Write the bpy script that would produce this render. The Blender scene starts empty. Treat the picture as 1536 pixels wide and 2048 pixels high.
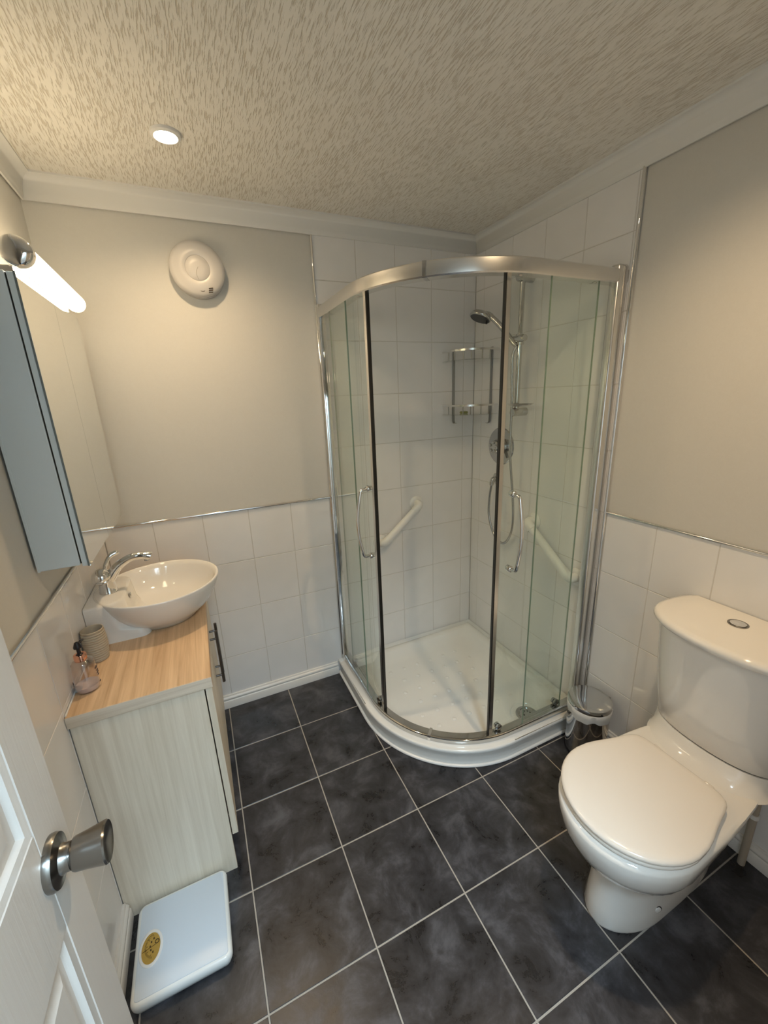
import bpy, bmesh, math, random
from mathutils import Matrix, Vector
random.seed(7)
S = bpy.context.scene
COL = S.collection
PI = math.pi

# ------------------------------------------------------------------ camera
cam = bpy.data.cameras.new('camera')
cam.sensor_fit = 'HORIZONTAL'; cam.sensor_width = 36.0
cam.lens = 36.0 * 813.47 / 1536.0
cam.clip_start = 0.02; cam.clip_end = 60
co = bpy.data.objects.new('camera', cam); COL.objects.link(co)
yaw, pitch, roll = 0.42102, -0.278164, -0.039959
fw = Vector((math.sin(yaw)*math.cos(pitch), math.cos(yaw)*math.cos(pitch), math.sin(pitch)))
rt = Vector((math.cos(yaw), -math.sin(yaw), 0)); up = rt.cross(fw)
c_, s_ = math.cos(roll), math.sin(roll)
r2 = rt*c_ + up*s_; u2 = up*c_ - rt*s_
M = Matrix((r2, u2, -fw)).transposed().to_4x4()
M.translation = Vector((0.0501, -1.9611, 1.5228))
co.matrix_world = M
S.camera = co

# ------------------------------------------------------------------ world, exposure, daylight
S.view_settings.view_transform = 'Standard'
S.view_settings.look = 'None'
S.view_settings.gamma = 1.0
S.view_settings.use_curve_mapping = False
S.view_settings.exposure = 0.48
w = bpy.data.worlds.new('world'); S.world = w; w.use_nodes = True
bg = w.node_tree.nodes['Background']
bg.inputs[0].default_value = (0.93, 0.96, 1.0, 1); bg.inputs[1].default_value = 1.0
WIN = (-0.05, 0.41, -2.92, -2.34)         # rooflight in the hall ceiling outside the doorway: x0 x1 y0 y1
HY = -3.0                                 # hall wall opposite the doorway
dl = bpy.data.lights.new('rooflight_daylight', 'AREA'); dl.shape = 'RECTANGLE'
dl.size = 0.42; dl.size_y = 0.54; dl.energy = 52.0; dl.color = (0.60, 0.82, 1.0)
dlo = bpy.data.objects.new('rooflight_daylight', dl); COL.objects.link(dlo)
dlo.location = ((WIN[0]+WIN[1])/2, (WIN[2]+WIN[3])/2, 2.38)
TUBE_E = 8.2
S.cycles.adaptive_threshold = 0.02; S.cycles.max_bounces = 8; S.cycles.diffuse_bounces = 4; S.cycles.glossy_bounces = 3; S.cycles.transparent_max_bounces = 14
WARM = (1.0, 0.72, 0.42)

# ------------------------------------------------------------------ room dimensions
XL, XR, YB, YF, H = -0.3624, 1.513, 0.0, -2.13, 2.28
ZT = 1.031
ZCV = 2.2087

# ------------------------------------------------------------------ materials
def nt(name):
    m = bpy.data.materials.new(name); m.use_nodes = True
    return m, m.node_tree, m.node_tree.nodes['Principled BSDF']
def mat(name, col, rough=0.5, metal=0.0, coat=0.0, spec=None, alpha=None):
    m, t, b = nt(name)
    b.inputs['Base Color'].default_value = (*col, 1); b.inputs['Roughness'].default_value = rough
    b.inputs['Metallic'].default_value = metal
    if coat: b.inputs['Coat Weight'].default_value = coat; b.inputs['Coat Roughness'].default_value = 0.05
    if spec is not None: b.inputs['Specular IOR Level'].default_value = spec
    return m
def N(t, kind, **kw):
    n = t.nodes.new(kind)
    for k, v in kw.items(): setattr(n, k, v)
    return n
def noise_mat(name, c1, c2, scale=(8,8,8), nscale=1.0, detail=6, rough=(0.4,0.5), lo=0.35, hi=0.65, bump=0.0, bumpd=0.002, per_object=True, metal=0.0, coords='POS', coat=0.0, dist=0.0):
    m, t, b = nt(name); L = t.links
    if coords == 'POS': src = N(t, 'ShaderNodeNewGeometry').outputs['Position']
    else: src = N(t, 'ShaderNodeTexCoord').outputs['Object']
    mp = N(t, 'ShaderNodeMapping'); mp.inputs['Scale'].default_value = scale
    L.new(src, mp.inputs['Vector']); v = mp.outputs['Vector']
    if per_object:
        oi = N(t, 'ShaderNodeObjectInfo'); mu = N(t, 'ShaderNodeVectorMath', operation='MULTIPLY_ADD')
        mu.inputs[1].default_value = (37, 53, 71); L.new(oi.outputs['Random'], mu.inputs[0]); L.new(v, mu.inputs[2]); v = mu.outputs[0]
    no = N(t, 'ShaderNodeTexNoise'); no.inputs['Scale'].default_value = nscale; no.inputs['Detail'].default_value = detail
    no.inputs['Distortion'].default_value = dist; no.inputs['Roughness'].default_value = 1.25
    L.new(v, no.inputs['Vector'])
    r = N(t, 'ShaderNodeValToRGB'); r.color_ramp.elements[0].position = lo; r.color_ramp.elements[1].position = hi
    r.color_ramp.elements[0].color = (*c1, 1); r.color_ramp.elements[1].color = (*c2, 1)
    L.new(no.outputs['Fac'], r.inputs['Fac']); L.new(r.outputs['Color'], b.inputs['Base Color'])
    mr = N(t, 'ShaderNodeMapRange'); mr.inputs['To Min'].default_value = rough[0]; mr.inputs['To Max'].default_value = rough[1]
    L.new(no.outputs['Fac'], mr.inputs['Value']); L.new(mr.outputs['Result'], b.inputs['Roughness'])
    b.inputs['Metallic'].default_value = metal
    if coat: b.inputs['Coat Weight'].default_value = coat
    if bump:
        bp = N(t, 'ShaderNodeBump'); bp.inputs['Strength'].default_value = bump; bp.inputs['Distance'].default_value = bumpd
        L.new(no.outputs['Fac'], bp.inputs['Height']); L.new(bp.outputs['Normal'], b.inputs['Normal'])
    return m

PAINT = noise_mat('wall_paint', (0.615,0.597,0.553), (0.645,0.627,0.583), nscale=3.0, rough=(0.45,0.55), per_object=False, bump=0.05)
COVE = mat('coving_paint', (0.76,0.76,0.745), 0.5)
WTILE = noise_mat('wall_tile_glaze', (0.79,0.785,0.78), (0.82,0.81,0.805), scale=(1,1,1), nscale=7.0, detail=1.0, rough=(0.09,0.12), lo=0.3, hi=0.7, bump=0.25, bumpd=0.004)
GROUT = mat('wall_grout', (0.62,0.60,0.565), 0.8)
FGROUT = noise_mat('floor_grout', (0.34,0.31,0.27), (0.46,0.42,0.37), nscale=14.0, rough=(0.7,0.8), per_object=False)
FTILE = None
def floor_tile_mat():
    m, t, b = nt('slate_floor_tile'); L = t.links
    g = N(t, 'ShaderNodeNewGeometry'); oi = N(t, 'ShaderNodeObjectInfo')
    mu = N(t, 'ShaderNodeVectorMath', operation='MULTIPLY_ADD'); mu.inputs[1].default_value = (31, 47, 13)
    L.new(oi.outputs['Random'], mu.inputs[0]); L.new(g.outputs['Position'], mu.inputs[2])
    n1 = N(t, 'ShaderNodeTexNoise'); n1.inputs['Scale'].default_value = 9; n1.inputs['Detail'].default_value = 9; n1.inputs['Roughness'].default_value = 0.68
    n1.inputs['Distortion'].default_value = 0.4
    L.new(mu.outputs[0], n1.inputs['Vector'])
    r = N(t, 'ShaderNodeValToRGB'); e = r.color_ramp.elements
    e[0].position = 0.36; e[0].color = (0.014,0.0135,0.015,1); e[1].position = 0.72; e[1].color = (0.100,0.101,0.115,1)
    e2 = r.color_ramp.elements.new(0.52); e2.color = (0.038,0.0375,0.043,1)
    L.new(n1.outputs['Fac'], r.inputs['Fac']); L.new(r.outputs['Color'], b.inputs['Base Color'])
    mr = N(t, 'ShaderNodeMapRange'); mr.inputs['From Min'].default_value = 0.3; mr.inputs['From Max'].default_value = 0.7
    mr.inputs['To Min'].default_value = 0.24; mr.inputs['To Max'].default_value = 0.40
    L.new(n1.outputs['Fac'], mr.inputs['Value']); L.new(mr.outputs['Result'], b.inputs['Roughness'])
    bp = N(t, 'ShaderNodeBump'); bp.inputs['Strength'].default_value = 0.35; bp.inputs['Distance'].default_value = 0.002
    L.new(n1.outputs['Fac'], bp.inputs['Height']); L.new(bp.outputs['Normal'], b.inputs['Normal'])
    return m
FTILE = floor_tile_mat()
def ceiling_mat():
    m, t, b = nt('bark_texture_ceiling'); L = t.links
    g = N(t, 'ShaderNodeNewGeometry')
    wn = N(t, 'ShaderNodeTexNoise'); wn.inputs['Scale'].default_value = 6.0; wn.inputs['Detail'].default_value = 2
    L.new(g.outputs['Position'], wn.inputs['Vector'])
    wm = N(t, 'ShaderNodeVectorMath', operation='MULTIPLY_ADD'); wm.inputs[1].default_value = (0.012, 0.0, 0.0)
    L.new(wn.outputs['Color'], wm.inputs[0]); L.new(g.outputs['Position'], wm.inputs[2])
    mp = N(t, 'ShaderNodeMapping'); mp.inputs['Scale'].default_value = (300, 28, 1); L.new(wm.outputs[0], mp.inputs['Vector'])
    n1 = N(t, 'ShaderNodeTexNoise'); n1.inputs['Scale'].default_value = 1.0; n1.inputs['Detail'].default_value = 3.0; n1.inputs['Roughness'].default_value = 0.55
    L.new(mp.outputs['Vector'], n1.inputs['Vector'])
    mp2 = N(t, 'ShaderNodeMapping'); mp2.inputs['Scale'].default_value = (9, 5, 1); L.new(g.outputs['Position'], mp2.inputs['Vector'])
    n2 = N(t, 'ShaderNodeTexNoise'); n2.inputs['Scale'].default_value = 1.0; n2.inputs['Detail'].default_value = 2.0
    L.new(mp2.outputs['Vector'], n2.inputs['Vector'])
    ad = N(t, 'ShaderNodeMath', operation='MULTIPLY_ADD'); ad.inputs[1].default_value = 0.15
    L.new(n2.outputs['Fac'], ad.inputs[0]); L.new(n1.outputs['Fac'], ad.inputs[2])
    r = N(t, 'ShaderNodeValToRGB'); e = r.color_ramp.elements
    e[0].position = 0.455; e[0].color = (0.69,0.64,0.555,1); e[1].position = 0.545; e[1].color = (0.86,0.835,0.775,1)
    L.new(ad.outputs[0], r.inputs['Fac']); L.new(r.outputs['Color'], b.inputs['Base Color'])
    rh = N(t, 'ShaderNodeMapRange'); rh.inputs['From Min'].default_value = 0.44; rh.inputs['From Max'].default_value = 0.56
    L.new(ad.outputs[0], rh.inputs['Value'])
    bp = N(t, 'ShaderNodeBump'); bp.inputs['Strength'].default_value = 0.6; bp.inputs['Distance'].default_value = 0.003
    L.new(rh.outputs['Result'], bp.inputs['Height']); L.new(bp.outputs['Normal'], b.inputs['Normal'])
    b.inputs['Roughness'].default_value = 0.7
    return m
CEIL = ceiling_mat()
def wood_mat(name, c1, c2, axis, rough=0.45):
    # grain along the given axis
    m, t, b = nt(name); L = t.links
    g = N(t, 'ShaderNodeNewGeometry'); sc = [70, 70, 70]; sc['xyz'.index(axis)] = 2.2
    mp = N(t, 'ShaderNodeMapping'); mp.inputs['Scale'].default_value = sc; L.new(g.outputs['Position'], mp.inputs['Vector'])
    n1 = N(t, 'ShaderNodeTexNoise'); n1.inputs['Scale'].default_value = 1.0; n1.inputs['Detail'].default_value = 5; n1.inputs['Roughness'].default_value = 0.6
    n1.inputs['Distortion'].default_value = 0.6
    L.new(mp.outputs['Vector'], n1.inputs['Vector'])
    sc2 = [11, 11, 11]; sc2['xyz'.index(axis)] = 0.8
    mp2 = N(t, 'ShaderNodeMapping'); mp2.inputs['Scale'].default_value = sc2; L.new(g.outputs['Position'], mp2.inputs['Vector'])
    n2 = N(t, 'ShaderNodeTexNoise'); n2.inputs['Scale'].default_value = 1.0; n2.inputs['Detail'].default_value = 3; n2.inputs['Distortion'].default_value = 1.2
    L.new(mp2.outputs['Vector'], n2.inputs['Vector'])
    mx = N(t, 'ShaderNodeMath', operation='MULTIPLY_ADD'); mx.inputs[1].default_value = 0.5
    L.new(n2.outputs['Fac'], mx.inputs[0]); L.new(n1.outputs['Fac'], mx.inputs[2])
    r = N(t, 'ShaderNodeValToRGB'); e = r.color_ramp.elements
    e[0].position = 0.50; e[0].color = (*c1, 1); e[1].position = 0.98; e[1].color = (*c2, 1)
    L.new(mx.outputs[0], r.inputs['Fac']); L.new(r.outputs['Color'], b.inputs['Base Color'])
    b.inputs['Roughness'].default_value = rough
    bp = N(t, 'ShaderNodeBump'); bp.inputs['Strength'].default_value = 0.15; bp.inputs['Distance'].default_value = 0.001
    L.new(n1.outputs['Fac'], bp.inputs['Height']); L.new(bp.outputs['Normal'], b.inputs['Normal'])
    return m
WOODT = wood_mat('oak_worktop', (0.47,0.295,0.16), (0.76,0.54,0.335), 'y')
WOODE = wood_mat('oak_edge_band', (0.58,0.49,0.38), (0.80,0.71,0.59), 'x')
WOODC = wood_mat('pale_oak_panel', (0.68,0.595,0.465), (0.87,0.79,0.66), 'z')
CHROME = mat('chrome', (0.82,0.82,0.82), 0.05, 1.0)
CHROMED = mat('dark_chrome', (0.55,0.55,0.55), 0.12, 1.0)
CHROMES = mat('darkened_shower_chrome', (0.56,0.56,0.55), 0.07, 1.0)  # base darkened to stand in for reflections of the dark side of the room
STRAPM = mat('satin_grey_metal', (0.40,0.40,0.39), 0.35, 1.0)
SATIN = mat('satin_aluminium', (0.78,0.77,0.75), 0.24, 1.0)
STEEL = mat('brushed_nickel', (0.27,0.26,0.245), 0.24, 1.0)
DKMETAL = mat('dark_steel_bar', (0.16,0.145,0.135), 0.3, 1.0)
CERAM = mat('white_ceramic', (0.80,0.775,0.735), 0.06, coat=0.4)
PLAST = mat('white_plastic', (0.80,0.80,0.79), 0.3)
SEATM = mat('white_seat_plastic', (0.81,0.755,0.685), 0.16)
ACRYL = mat('white_acrylic', (0.80,0.80,0.78), 0.12)
SKIRT = mat('white_gloss_paint', (0.76,0.75,0.73), 0.25)
BLACK = mat('black_rubber_and_shade', (0.008,0.008,0.008), 0.4)
MIRROR = mat('mirror_silver', (0.86,0.88,0.86), 0.0, 1.0)
CABM = mat('silver_blue_laminate', (0.71,0.81,0.88), 0.28)
CABD = mat('grey_edge', (0.17,0.20,0.21), 0.3)
STONE = noise_mat('sandstone_resin', (0.40,0.34,0.25), (0.50,0.43,0.33), nscale=60, rough=(0.6,0.7), per_object=False)
COPPER = mat('rose_gold', (0.85,0.45,0.32), 0.12, 1.0)
DARKP = mat('black_plastic', (0.012,0.011,0.016), 0.25)
FANP = mat('fan_plastic', (0.56,0.54,0.52), 0.35)
FANL = mat('fan_line', (0.40,0.37,0.33), 0.5)
SCALEM = mat('scale_pale_blue', (0.64,0.72,0.81), 0.35)
SCALEE = mat('scale_enamel', (0.80,0.83,0.83), 0.22)
GOLD = noise_mat('dial_gold', (0.40,0.24,0.04), (0.52,0.34,0.08), nscale=30, rough=(0.3,0.35), per_object=False)
INK = mat('dial_ink', (0.06,0.035,0.01), 0.5)
LINER = mat('bag_liner', (0.72,0.71,0.69), 0.4)
def grained_white():
    m, t, b = nt('woodgrain_white_door'); L = t.links
    g = N(t, 'ShaderNodeNewGeometry'); mp = N(t, 'ShaderNodeMapping'); mp.inputs['Scale'].default_value = (220, 220, 5)
    L.new(g.outputs['Position'], mp.inputs['Vector'])
    n = N(t, 'ShaderNodeTexNoise'); n.inputs['Scale'].default_value = 1; n.inputs['Detail'].default_value = 3
    L.new(mp.outputs['Vector'], n.inputs['Vector'])
    bp = N(t, 'ShaderNodeBump'); bp.inputs['Strength'].default_value = 0.25; bp.inputs['Distance'].default_value = 0.001
    L.new(n.outputs['Fac'], bp.inputs['Height']); L.new(bp.outputs['Normal'], b.inputs['Normal'])
    b.inputs['Base Color'].default_value = (0.72,0.70,0.67,1); b.inputs['Roughness'].default_value = 0.3
    return m
DOORM = grained_white()
def glass_mat(name, tint, rough=0.0, fac_scale=1.0):
    m = bpy.data.materials.new(name); m.use_nodes = True; t = m.node_tree; L = t.links
    for n in list(t.nodes): t.nodes.remove(n)
    out = N(t, 'ShaderNodeOutputMaterial'); tr = N(t, 'ShaderNodeBsdfTransparent'); tr.inputs[0].default_value = (*tint, 1)
    gl = N(t, 'ShaderNodeBsdfGlossy'); gl.inputs['Roughness'].default_value = rough; gl.inputs['Color'].default_value = (1,1,1,1)
    lw = N(t, 'ShaderNodeLayerWeight'); lw.inputs['Blend'].default_value = 0.5      # Schlick reflectance, the same from both sides
    pw = N(t, 'ShaderNodeMath', operation='POWER'); pw.inputs[1].default_value = 5.0; L.new(lw.outputs['Facing'], pw.inputs[0])
    mu = N(t, 'ShaderNodeMath', operation='MULTIPLY_ADD'); mu.inputs[1].default_value = 0.96*fac_scale; mu.inputs[2].default_value = 0.04*fac_scale
    mx = N(t, 'ShaderNodeMixShader'); L.new(pw.outputs[0], mu.inputs[0]); L.new(mu.outputs[0], mx.inputs[0])
    L.new(tr.outputs[0], mx.inputs[1]); L.new(gl.outputs[0], mx.inputs[2]); L.new(mx.outputs[0], out.inputs[0])
    return m
GLASS = glass_mat('shower_glass', (0.958,0.982,0.966))
GLASSE = mat('glass_green_edge', (0.20,0.27,0.20), 0.1)
CLEAR = glass_mat('clear_plastic', (0.80,0.77,0.78), 0.06, 3.6)
PANE = glass_mat('window_pane', (0.97,0.98,0.98))
def emis(name, col, st):
    m = bpy.data.materials.new(name); m.use_nodes = True; t = m.node_tree
    b = t.nodes['Principled BSDF']; b.inputs['Base Color'].default_value = (0.8,0.8,0.78,1); b.inputs['Roughness'].default_value = 0.25
    b.inputs['Emission Color'].default_value = (*col, 1); b.inputs['Emission Strength'].default_value = st
    return m
TUBEM = emis('lit_frosted_tube', (1.0,0.80,0.52), TUBE_E)
LENSM = emis('lit_downlight_lens', (1.0,0.88,0.66), 30.0)

# ------------------------------------------------------------------ mesh helpers
ORG = {}
class MB:
    def __init__(s): s.bm = bmesh.new()
    def ring(s, pts): return [s.bm.verts.new(Vector(p)) for p in pts]
    def skin(s, a, b, closed=True):
        n = len(a)
        for i in range(n if closed else n-1):
            j = (i+1) % n
            try: s.bm.faces.new((a[i], a[j], b[j], b[i]))
            except ValueError: pass
    def cap(s, r):
        try: s.bm.faces.new(r)
        except ValueError: pass
    def loft(s, rings, cap0=True, cap1=True, closed=True):
        rs = [s.ring(r) for r in rings]
        for a, b in zip(rs, rs[1:]): s.skin(a, b, closed)
        if cap0: s.cap(rs[0])
        if cap1: s.cap(rs[-1])
        return s
    def box(s, lo, hi, bev=0.0, seg=1):
        m = Matrix.Translation([(a+b)/2 for a, b in zip(lo, hi)]) @ Matrix.Diagonal([abs(b-a) for a, b in zip(lo, hi)] + [1])
        g = bmesh.ops.create_cube(s.bm, size=1.0, matrix=m)
        if bev:
            ed = {e for v in g['verts'] for e in v.link_edges}
            bmesh.ops.bevel(s.bm, geom=list(ed), offset=bev, segments=seg, affect='EDGES', profile=0.5)
        return s
    def lathe(s, prof, c, axis='z', n=32, ax=None, sy=1.0, sx=1.0, hollow=False):
        # prof: (radius, along) list
        c = Vector(c)
        if ax is None: ax = {'x': Vector((1,0,0)), 'y': Vector((0,1,0)), 'z': Vector((0,0,1))}[axis]
        ax = Vector(ax).normalized()
        a = ax.orthogonal().normalized() if axis != 'z' or ax.z < 0.99 else Vector((1,0,0))
        b = ax.cross(a)
        rings = []
        for r, h in prof:
            r = max(r, 0.00005)
            rings.append([c + ax*h + a*(r*sx*math.cos(2*PI*k/n)) + b*(r*sy*math.sin(2*PI*k/n)) for k in range(n)])
        if hollow: return s.loft(rings + [rings[0]], False, False)
        return s.loft(rings)
    def tube(s, pts, r, n=12, cap=True):
        pts = [Vector(p) for p in pts]; rings = []; prev = None
        rs = r if isinstance(r, (list, tuple)) else [r]*len(pts)
        for i, p in enumerate(pts):
            d = (pts[min(i+1, len(pts)-1)] - pts[max(i-1, 0)]).normalized()
            if prev is None: a = d.orthogonal().normalized()
            else: a = (prev - d*prev.dot(d)).normalized()
            prev = a; b = d.cross(a)
            rings.append([p + (a*math.cos(2*PI*k/n) + b*math.sin(2*PI*k/n))*rs[i] for k in range(n)])
        return s.loft(rings, cap, cap)
    def sweep(s, path, prof):
        # path: 2D points with 2D left normals [(x,y,nx,ny)], prof closed [(offset,z)]
        return s.loft([[(x+nx*o, y+ny*o, z) for o, z in prof] for x, y, nx, ny in path])
    def prism(s, poly, z0, z1, bev=0.0):
        rings = [[(x, y, z0) for x, y in poly], [(x, y, z1) for x, y in poly]]
        return s.loft(rings)
    def build(s, name, m, parent=None, smooth=40, org=None):
        bmesh.ops.remove_doubles(s.bm, verts=s.bm.verts, dist=1e-6)
        bmesh.ops.recalc_face_normals(s.bm, faces=s.bm.faces)
        me = bpy.data.meshes.new(name)
        o0 = Vector(org) if org is not None else (ORG.get(parent.name, Vector()) if parent else Vector())
        if o0.length: bmesh.ops.translate(s.bm, verts=s.bm.verts, vec=-o0)
        s.bm.to_mesh(me); s.bm.free()
        if smooth:
            me.polygons.foreach_set('use_smooth', [True]*len(me.polygons))
            me.set_sharp_from_angle(angle=math.radians(smooth))
        me.materials.append(m)
        o = bpy.data.objects.new(name, me); COL.objects.link(o)
        if parent: o.parent = parent; ORG[o.name] = o0
        else: o.location = o0; ORG[o.name] = o0
        return o
def tag(o, label=None, cat=None, group=None, kind=None):
    if label: o['label'] = label
    if cat: o['category'] = cat
    if group: o['group'] = group
    if kind: o['kind'] = kind
    return o
def thing(name, label, cat, loc, group=None):
    o = bpy.data.objects.new(name, None); o.empty_display_size = 0.05; COL.objects.link(o)
    o.location = loc; ORG[o.name] = Vector(loc)
    return tag(o, label, cat, group)
def rrect(x0, y0, x1, y1, r, n=6):
    out = []
    for cx, cy, a0 in ((x1-r, y1-r, 0), (x0+r, y1-r, 90), (x0+r, y0+r, 180), (x1-r, y0+r, 270)):
        for k in range(n+1):
            a = math.radians(a0 + 90*k/n); out.append((cx+r*math.cos(a), cy+r*math.sin(a)))
    return out
def bez(p0, p1, p2, p3, n=12):
    p0, p1, p2, p3 = map(Vector, (p0, p1, p2, p3))
    return [p0*(1-t)**3 + p1*3*t*(1-t)**2 + p2*3*t*t*(1-t) + p3*t**3 for t in [k/n for k in range(n+1)]]
def catmull(P, n=8):
    P = [Vector(p) for p in P]; P = [P[0]*2-P[1]] + P + [P[-1]*2-P[-2]]; out = []
    for i in range(1, len(P)-2):
        for k in range(n):
            t = k/n; a, b, c, d = P[i-1:i+3]
            out.append(0.5*((2*b) + (c-a)*t + (2*a-5*b+4*c-d)*t*t + (3*b-a-3*c+d)*t**3))
    out.append(P[-2]); return out

# ------------------------------------------------------------------ the setting
fl = tag(MB().box((XL-0.1, YF-0.1, -0.06), (XR+0.1, 0.1, -0.0014)).build('floor', FGROUT, smooth=0),
         'dark slate-look square tile floor with pale grout lines', 'floor', kind='structure')
TC = {}
def tile_mesh(key, w_, h_, t, c, axis, m):
    k = (key, round(w_, 4), round(h_, 4))
    if k in TC: return TC[k]
    b = MB()
    def P(u, v, d):
        return {'z': (u, v, d), 'y': (u, -d, v), 'x+': (d, u, v), 'x-': (-d, u, v)}[axis]
    def R(i, d): return [P(u, v, d) for u, v in ((-w_/2+i, -h_/2+i), (w_/2-i, -h_/2+i), (w_/2-i, h_/2-i), (-w_/2+i, h_/2-i))]
    b.loft([R(0, -t), R(0, -c), R(c, 0)])
    bmesh.ops.recalc_face_normals(b.bm, faces=b.bm.faces)
    me = bpy.data.meshes.new(key); b.bm.to_mesh(me); b.bm.free(); me.materials.append(m)
    TC[k] = me; return me
def put_tile(parent, key, me, loc):
    o = bpy.data.objects.new(key, me); COL.objects.link(o); o.parent = parent; o.location = loc; return o
T = 0.305; J = 0.0042
i0, i1 = math.floor(XL/T), math.ceil(XR/T)
for i in range(i0, i1):
    for j in range(0, 7):
        x0, x1 = max(i*T, XL), min((i+1)*T, XR); y1, y0 = -j*T, max(-(j+1)*T, YF)
        if x1-x0 < 0.01 or y1-y0 < 0.01: continue
        me = tile_mesh('floor_tile', x1-x0-J, y1-y0-J, 0.006, 0.0012, 'z', FTILE)
        o = put_tile(fl, 'floor_tile', me, ((x0+x1)/2, (y0+y1)/2, 0.0 + random.uniform(-0.0003, 0.0003)))

ce = tag(MB().box((XL-0.1, YF-0.1, H), (XR+0.1, 0.1, H+0.06)).build('ceiling', CEIL, smooth=0),
         'cream bark-textured plaster ceiling with fine streaky grooves', 'ceiling', kind='structure')
D4 = 0.005
wb = tag(MB().box((XL-0.1, D4, -0.06), (XR+0.1, 0.1, H)).build('wall_back', PAINT, smooth=0),
         'cream painted back wall tiled below the chrome strip and in the shower', 'wall', kind='structure')
wr = tag(MB().box((XR+D4, YF-0.1, -0.06), (XR+0.1, 0.1, H)).build('wall_right', PAINT, smooth=0),
         'cream painted right wall tiled behind the toilet and in the shower', 'wall', kind='structure')
wl = tag(MB().box((XL-0.1, YF-0.1, -0.06), (XL-D4, 0.1, H)).build('wall_left', PAINT, smooth=0),
         'cream painted left wall with tiles below the chrome strip', 'wall', kind='structure')
DO = (-0.205, 0.53, 2.0)
b = MB()
b.box((XL-0.1, YF-0.1, -0.06), (DO[0], YF, H)); b.box((DO[1], YF-0.1, -0.06), (XR+0.1, YF, H)); b.box((DO[0], YF-0.1, DO[2]), (DO[1], YF, H))
wf = tag(b.build('wall_front', PAINT, smooth=0), 'cream painted wall with the open doorway', 'wall', kind='structure')

hx0, hx1 = -1.2, 1.6
b = MB()
b.box((hx0, HY-0.1, -0.06), (hx1, HY, H))
tag(b.build('wall_hall', PAINT, smooth=0), 'cream hall wall opposite the doorway', 'wall', kind='structure')
tag(MB().box((hx0, HY, -0.06), (hx1, YF-0.1, 0.0)).build('floor_hall', mat('hall_carpet', (0.30,0.27,0.24), 0.9), smooth=0), 'plain beige carpet floor of the hall', 'floor', kind='structure')
b = MB().box((hx0, HY-.1, H), (WIN[0], YF-0.1, H+.06)).box((WIN[1], HY-.1, H), (hx1, YF-0.1, H+.06)).box((WIN[0], HY-.1, H), (WIN[1], WIN[2], H+.06)).box((WIN[0], WIN[3], H), (WIN[1], YF-.1, H+.06))
tag(b.build('ceiling_hall', COVE, smooth=0), 'plain white hall ceiling with a rooflight', 'ceiling', kind='structure')
G = 0.0030
def grid_tiles(parent, axis, us, vs, gl):
    for u0, u1 in zip(us, us[1:]):
        for v0, v1 in zip(vs, vs[1:]):
            if u1-u0 < 0.008 or v1-v0 < 0.008: continue
            me = tile_mesh('wall_tile_'+axis, u1-u0-G, v1-v0-G, 0.0048, 0.0009, axis, WTILE)
            uc, vc = (u0+u1)/2, (v0+v1)/2
            loc = {'y': (uc, 0.0, vc), 'x-': (XR, uc, vc), 'x+': (XL, uc, vc)}[axis]
            o = put_tile(parent, 'wall_tile', me, loc)
            if axis != 'y': o.rotation_euler = (0, random.uniform(-.0012, .0012), random.uniform(-.0012, .0012))
            else: o.rotation_euler = (random.uniform(-.0012, .0012), 0, random.uniform(-.0012, .0012))
def steps(a, b, off, p):
    out = [a]; k = math.ceil((a-off)/p + 1e-6)
    while off + k*p < b - 1e-6:
        v = off + k*p
        if v > a + 1e-6: out.append(v)
        k += 1
    return out + [b]
VX, VY = 0.632, -0.890        # vertical chrome strips: on the back wall at x, on the right wall at y
rows_lo = steps(0.0, ZT, ZT, 0.25); rows_hi = steps(0.0, 2.235, ZT, 0.25)
grid_tiles(wb, 'y', steps(XL, VX, 0.2235, 0.2005), rows_lo, None)
grid_tiles(wb, 'y', steps(VX, XR, 0.836, 0.2015), rows_hi, None)
grid_tiles(wr, 'x-', steps(VY, 0.0, -0.673, 0.2005), rows_hi, None)
grid_tiles(wr, 'x-', steps(YF, VY, -1.098, 0.2005), rows_lo, None)
grid_tiles(wl, 'x+', steps(YF, 0.0, -0.825, 0.2005), rows_lo, None)
MB().box((XL, 0.0013, 0), (VX, D4, ZT)).box((VX, 0.0013, 0), (XR, D4, 2.235)).build('grout', GROUT, wb, smooth=0)
MB().box((XR+0.0013, YF, 0), (XR+D4, VY, ZT)).box((XR+0.0013, VY, 0), (XR+D4, 0, 2.235)).build('grout', GROUT, wr, smooth=0)
MB().box((XL-D4, YF, 0), (XL-0.0013, 0, ZT)).build('grout', GROUT, wl, smooth=0)

# coving
pf = [(0, ZCV-0.004), (0.006, ZCV-0.004), (0.008, ZCV+0.004)]
for k in range(9):
    a = PI/2*k/8; pf.append((0.010+0.030*(1-math.cos(a)), ZCV+0.006+(H-0.008-ZCV-0.006)*math.sin(a)))
pf += [(0.044, H-0.006), (0.044, H), (0, H)]
def coving(name, fn, lab):
    b = MB(); b.loft([[fn(d, 0)+(z,) for d, z in pf], [fn(d, 1)+(z,) for d, z in pf]])
    tag(b.build(name, COVE, smooth=50), lab, 'coving', kind='structure')
coving('trim_1', lambda d, e: ((XL+d if e == 0 else XR-d), -d), 'white concave coving along the top of the back wall')
coving('trim_2', lambda d, e: (XR-d, (-d if e == 0 else YF+d)), 'white concave coving along the top of the right wall')
coving('trim_3', lambda d, e: (XL+d, (-d if e == 0 else YF+d)), 'white concave coving along the top of the left wall')
coving('trim_4', lambda d, e: ((XL+d if e == 0 else XR-d), YF+d), 'white concave coving above the doorway wall')
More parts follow.
